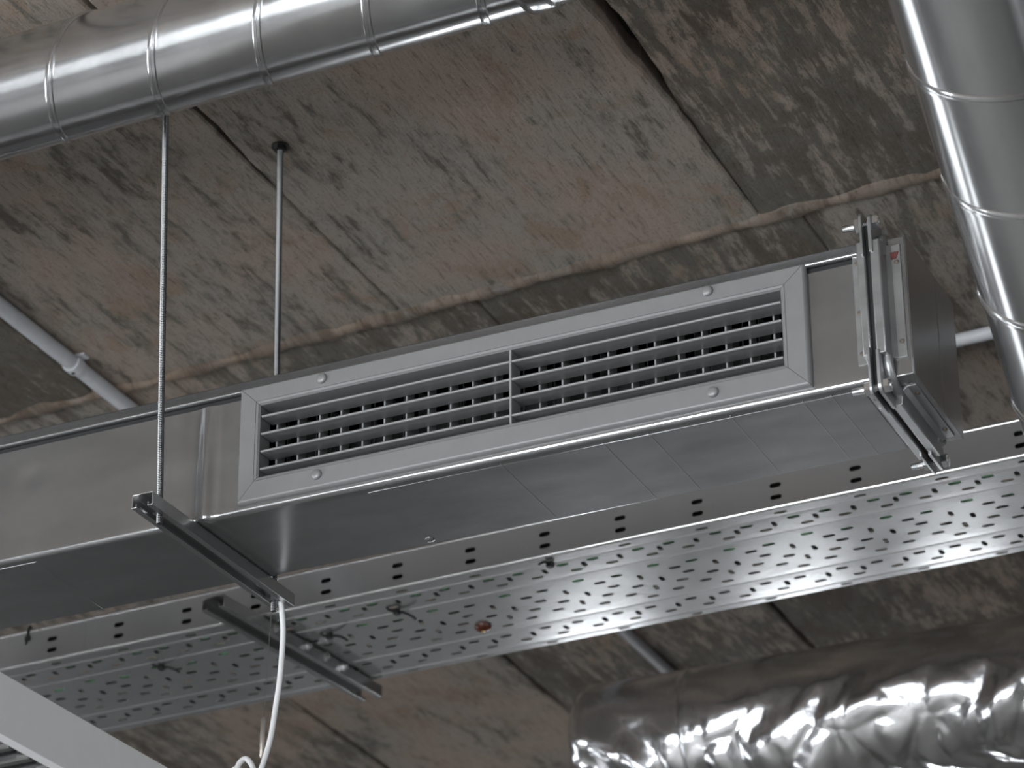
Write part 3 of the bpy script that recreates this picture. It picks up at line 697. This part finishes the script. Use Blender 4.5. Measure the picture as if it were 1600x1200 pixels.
# ------------------------------------------------------------------ spiral ducts
def spiral(root, A, a, ref, r, t0, t1, pitch, phase, mat, sw=0.0105, sh=0.0022, hand=1):
    a = Vector(a).normalized(); e1 = Vector(ref); e1 = (e1-a*e1.dot(a)).normalized(); e2 = a.cross(e1)
    A = Vector(A)
    nt_, na = 90, 96
    mb = MB()
    for i in range(nt_+1):
        t = t0+(t1-t0)*i/nt_
        for j in range(na):
            th = 2*PI*j/na; rr = r + 0.0003*noise.noise(Vector((t*5, math.cos(th)*1.2, math.sin(th)*1.2)))
            mb.v.append(A+a*t+(e1*math.cos(th)+e2*math.sin(th))*rr)
    for i in range(nt_):
        for j in range(na):
            j2 = (j+1) % na; mb.f.append((i*na+j, i*na+j2, (i+1)*na+j2, (i+1)*na+j))
    part('duct_tube', mb, mat, root, smooth=60)
    mb = MB(); prof = [(-sw*0.62, -0.0004), (-sw*0.5, sh*0.55), (-sw*0.30, sh*0.75), (-sw*0.05, sh*0.75), (0.0, sh*0.45), (sw*0.06, sh), (sw*0.42, sh), (sw*0.5, sh*0.1), (sw*0.56, -0.0004)]
    k = len(prof); th0 = (t0-phase)/pitch*2*PI; th1 = (t1-phase)/pitch*2*PI
    m = int((th1-th0)/(2*PI)*96); rows = 0
    for i in range(m+1):
        th = th0+(th1-th0)*i/m; t = phase+pitch*th/(2*PI)
        d = e1*math.cos(th*hand)+e2*math.sin(th*hand)
        for u, h in prof: mb.v.append(A+a*min(max(t+u, t0), t1)+d*(r+h))
    for i in range(m):
        for j in range(k-1): mb.f.append((i*k+j, i*k+j+1, (i+1)*k+j+1, (i+1)*k+j))
    part('lock_seam', mb, mat, root, smooth=40)
    for t in (t0, t1):
        sg = -1 if t == t0 else 1
        part('end_disc', MB().lathe([(r+0.0025, -0.012), (r+0.0025, 0.0), (r-0.004, 0.0), (r-0.006, -0.003), (0.0005, -0.003)], A+a*t, a*sg, 64, False, True), mat, root, smooth=40)
    return A, a, e1, e2
LA = Vector((-1.9, 2.8, 3.7783)); La = Vector((math.cos(-.0232), math.sin(-.0232), -0.0024))
sd = thing('spiral_duct', LA, 'slim round spiral steel duct slanting across the top left under the ceiling', 'round duct', 'spiral ducts')
spiral(sd, LA, La, (0.0, 0.0445, -0.0589), 0.0738, -2.2, 2.60, 0.1470, -0.0075, 'spiral_steel', hand=-1)
LA2 = LA+La.normalized()*0.64
part('coupling', MB().lathe([(0.0738, 0), (0.0768, 0.002), (0.0776, 0.012), (0.0776, 0.026), (0.0765, 0.034), (0.0738, 0.037)], LA2, La, 96, False, False), 'spiral_steel', sd, smooth=60)
RA = Vector((-0.6916, 2.7495, 3.388)); Ra = Vector((-0.027, 0.842, -0.538))
sd2 = thing('spiral_duct', RA, 'large round spiral steel duct dropping along the right edge of the picture', 'round duct', 'spiral ducts')
spiral(sd2, RA, Ra, (-1, 0.0, 0.0), 0.080, -0.66, 1.30, 0.1390, -0.079, 'spiral_steel', hand=-1)

# ------------------------------------------------------------------ foil wrapped duct
fy = 0.0257; FA = Vector((-1.5, 4.8, 3.5888)); fa = Vector((math.cos(fy), math.sin(fy), 0)); fp = Vector((-math.sin(fy), math.cos(fy), 0))
fr_, t0, t1 = 0.125, -0.535, 1.35
fo = thing('insulated_duct', (FA.x, FA.y, FA.z-0.125), 'fat duct wrapped in crumpled silver foil insulation at lower right', 'insulated duct')
mb = MB(); nt_, na = 420, 200
for i in range(nt_+1):
    t = t0+(t1-t0)*i/nt_
    for j in range(na):
        th = 2*PI*j/na
        cn, sn = math.cos(th), math.sin(th)                # cn: along fp (away from camera), sn: up
        low = max(0.0, min(1.0, (0.55-sn)/1.1)); low = low*low*(3-2*low)
        rr = fr_
        q = 0.25*noise.noise(Vector((t*3, cn*1.1, sn*1.1+7)))
        rr += 0.020*low*noise.noise(Vector((t*12+q*7, cn*0.9, sn*0.9+3)))
        v = noise.voronoi(Vector((t*15+q*3, cn*1.1, sn*1.1)))[0]; rr += 0.016*low*(v[1]-v[0]-0.25)
        rr += 0.005*low*low*abs(noise.noise(Vector((t*26+4*q, cn*2.2, sn*2.2))))
        rr += 0.0015*noise.noise(Vector((t*9, cn*2, sn*2)))
        rr += 0.002*math.exp(-((t+0.325+0.004*noise.noise(Vector((0, cn*3, sn*3))))/0.006)**2)
        d = t-t0
        if d < 0.03: rr -= 0.022*(1-math.sqrt(max(0, 1-(1-d/0.03)**2)))
        mb.v.append(FA+fa*t+fp*(cn*rr)+Vector((0, 0, sn*rr)))
for i in range(nt_):
    for j in range(na):
        j2 = (j+1) % na; mb.f.append((i*na+j, i*na+j2, (i+1)*na+j2, (i+1)*na+j))
mb.f.append(tuple(range(na)))
part('foil_jacket', mb, 'foil', fo, smooth=60)
tp = MB(); k = 0
for i in range(161):
    th = 2*PI*i/160
    for u, h in ((-0.004, 0.0), (-0.003, 0.0042), (0.003, 0.0046), (0.004, 0.0)):
        q = 0.006*noise.noise(Vector((0.3, math.cos(th)*2.2, math.sin(th)*2.2)))
        low = max(0.0, min(1.0, (0.55-math.sin(th))/1.1)); rr = fr_+h+0.006*low
        tp.v.append(FA+fa*(-0.325+u*0.6+q)+fp*(math.cos(th)*rr)+Vector((0, 0, math.sin(th)*rr)))
for i in range(160):
    for j in range(3): tp.f.append((i*4+j, i*4+j+1, (i+1)*4+j+1, (i+1)*4+j))
part('binding_wire', tp, 'foil', fo, smooth=60)

# ------------------------------------------------------------------ conduits on the concrete
def conduit(p, q, r, mat, label, clips):
    p, q = Vector(p), Vector(q); root = thing('conduit', (p+q)/2, label, 'conduit', 'conduits on the ceiling')
    part('pipe', MB().tube([p, q], r, 16), mat, root, smooth=60)
    d = (q-p).normalized(); side = Vector((-d.y, d.x, 0))
    for c in clips:
        c = p+d*c
        ring = MB(); pts = []
        for an in range(-15, 196, 15):
            a_ = math.radians(an); pts.append((math.cos(a_), -math.sin(a_)))
        outer = [(u*(r+0.0032), v*(r+0.0032)) for u, v in pts]; inner = [(u*(r+0.0002), v*(r+0.0002)) for u, v in pts][::-1]
        ring.prism(outer+inner, lambda u, v, t: c+side*u+Vector((0, 0, v))+d*t, -0.009, 0.009)
        cl = part('saddle_clip', ring, mat, root, smooth=40)
        part('clip_foot', MB().prism([(-r-0.010, r-0.004), (r+0.010, r-0.004), (r+0.010, r), (-r-0.010, r)], lambda u, v, t: c+side*u+Vector((0, 0, v))+d*t, -0.008, 0.008), mat, root, smooth=0)
        part('screw', MB().lathe([(0.0028, 0), (0.0028, 0.0012)], c+Vector((0, 0, -r-0.0028)), (0, 0, -1), 10), 'gasket_black', cl)
conduit((-2.403, 2.70, Z0-0.0125), (-2.392, 4.20, Z0-0.0125), 0.0125, 'conduit_plastic', 'pale plastic conduit clipped to the concrete at far left', (0.93, 0.2))
conduit((-1.95, 4.160, Z0-0.0105), (-0.25, 4.115, Z0-0.0105), 0.0105, 'conduit_plastic', 'pale plastic conduit passing behind the end of the duct at right', (0.3, 1.35))
conduit((-2.036, 4.40, Z0-0.009), (-2.040, 5.9, Z0-0.009), 0.0110, 'conduit_dim', 'dim grey conduit disappearing behind the foil wrapped duct', (0.15,))

# ------------------------------------------------------------------ white flex, suspension wire, luminaire
Y = 3.232
pts = [(-1.8000, Y-0.004, 3.236), (-1.7989, Y, 3.2269), (-1.7941, Y, 3.1907), (-1.7938, Y, 3.1601), (-1.7962, Y, 3.1171), (-1.8005, Y, 3.0834), (-1.8064, Y, 3.0418), (-1.8155, Y, 3.0095), (-1.8243, Y, 2.9873),
       (-1.836, Y, 2.968), (-1.850, Y+0.003, 2.966), (-1.8590, Y+0.006, 2.9913), (-1.8562, Y+0.008, 3.0140), (-1.8470, Y+0.010, 3.0225), (-1.8375, Y+0.011, 3.0112), (-1.8325, Y+0.010, 2.9911), (-1.8300, Y+0.006, 2.960), (-1.838, Y, 2.930), (-1.845, Y-0.01, 2.90)]
solo('power_flex', MB().tube(catmull(pts, 8), 0.0036, 12), 'cable_white', Vector(pts[0]), 'white power cable hanging from the channel end and looping at the bottom', 'cable', smooth=60)
pts = [(-1.900, Y+0.015, 2.93), (-1.884, Y+0.016, 2.985), (-1.868, Y+0.018, 3.014), (-1.856, Y+0.018, 3.006), (-1.850, Y+0.016, 2.97), (-1.852, Y+0.01, 2.92)]
solo('power_flex', MB().tube(catmull(pts, 8), 0.0034, 12), 'cable_white', Vector(pts[0]), 'grey white cable loop showing behind the bottom cable loop', 'cable', smooth=60)
sw = thing('suspension_wire', (-1.818, 3.23, 3.0), 'thin steel suspension wire with a small nickel gripper beside the white cable', 'wire')
part('wire', MB().tube([(-1.8098, 3.230, 3.2200), (-1.8163, 3.230, 3.0673), (-1.8195, 3.230, 2.88)], 0.0005, 6), 'wire_dark', sw)
part('gripper', MB().lathe([(0.0008, 0), (0.0034, 0.004), (0.0034, 0.040), (0.0028, 0.042), (0.0028, 0.052), (0.001, 0.055)], (-1.8163, 3.230, 3.0690), (-0.0016, 0, -0.055), 14), 'gripper_nickel', sw, smooth=40)

lum = thing('louvre_light', (-1.765, 2.75, 2.815), 'white framed hanging light with chrome louvre cutting the bottom left corner', 'light fitting', rot=(0, 0, -0.051), local=True)
LW, LH, L0, L1 = 0.30, 0.0665, -0.75, 0.55
for sx in (0.0, -LW):
    s_ = 1 if sx == 0 else -1
    part('side_panel', MB().prism([(sx, 0.0), (sx, LH), (sx-s_*0.0015, LH), (sx-s_*0.0015, 0.0015), (sx-s_*0.0125, 0.0015), (sx-s_*0.0125, 0.006), (sx-s_*0.0138, 0.006), (sx-s_*0.0138, 0.0)], lambda x, z, y: (x, y, z), L0, L1), 'lamp_white', lum, bevel=0.0006)
for yy in (L0, L1-0.0015): part('end_panel', MB().box((-LW, yy, 0), (0, yy+0.0015, LH)), 'lamp_white', lum)
part('top_panel', MB().box((-LW+0.002, L0, LH-0.003), (-0.002, L1, LH-0.0015)), 'lamp_white', lum)
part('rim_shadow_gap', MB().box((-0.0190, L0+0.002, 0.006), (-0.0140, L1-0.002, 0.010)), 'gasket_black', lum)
lv = MB().prism([(-0.0062, 0.0), (-0.0042, -0.0016), (0.0042, -0.0016), (0.0062, 0.0), (0.0030, 0.006), (0.0012, 0.016), (0.0003, 0.034), (-0.0003, 0.034), (-0.0012, 0.016), (-0.0030, 0.006)], lambda y, z, x: (x, y, z), -LW+0.022, -0.020).mesh('louvre_blade', smooth=30); cap_normals(lv)
y = L0+0.03
while y < L1-0.02:
    share('louvre_blade', lv, 'louvre_chrome', lum, (0, y, 0.004)); y += 0.036
part('reflector', MB().prism([(-LW+0.02, 0.0585), (-LW+0.06, 0.040), (-LW/2, 0.0585), (-0.06, 0.040), (-0.02, 0.0585), (-0.02, 0.0600), (-LW+0.02, 0.0600)], lambda x, z, y: (x, y, z), L0+0.004, L1-0.004), 'louvre_chrome', lum)
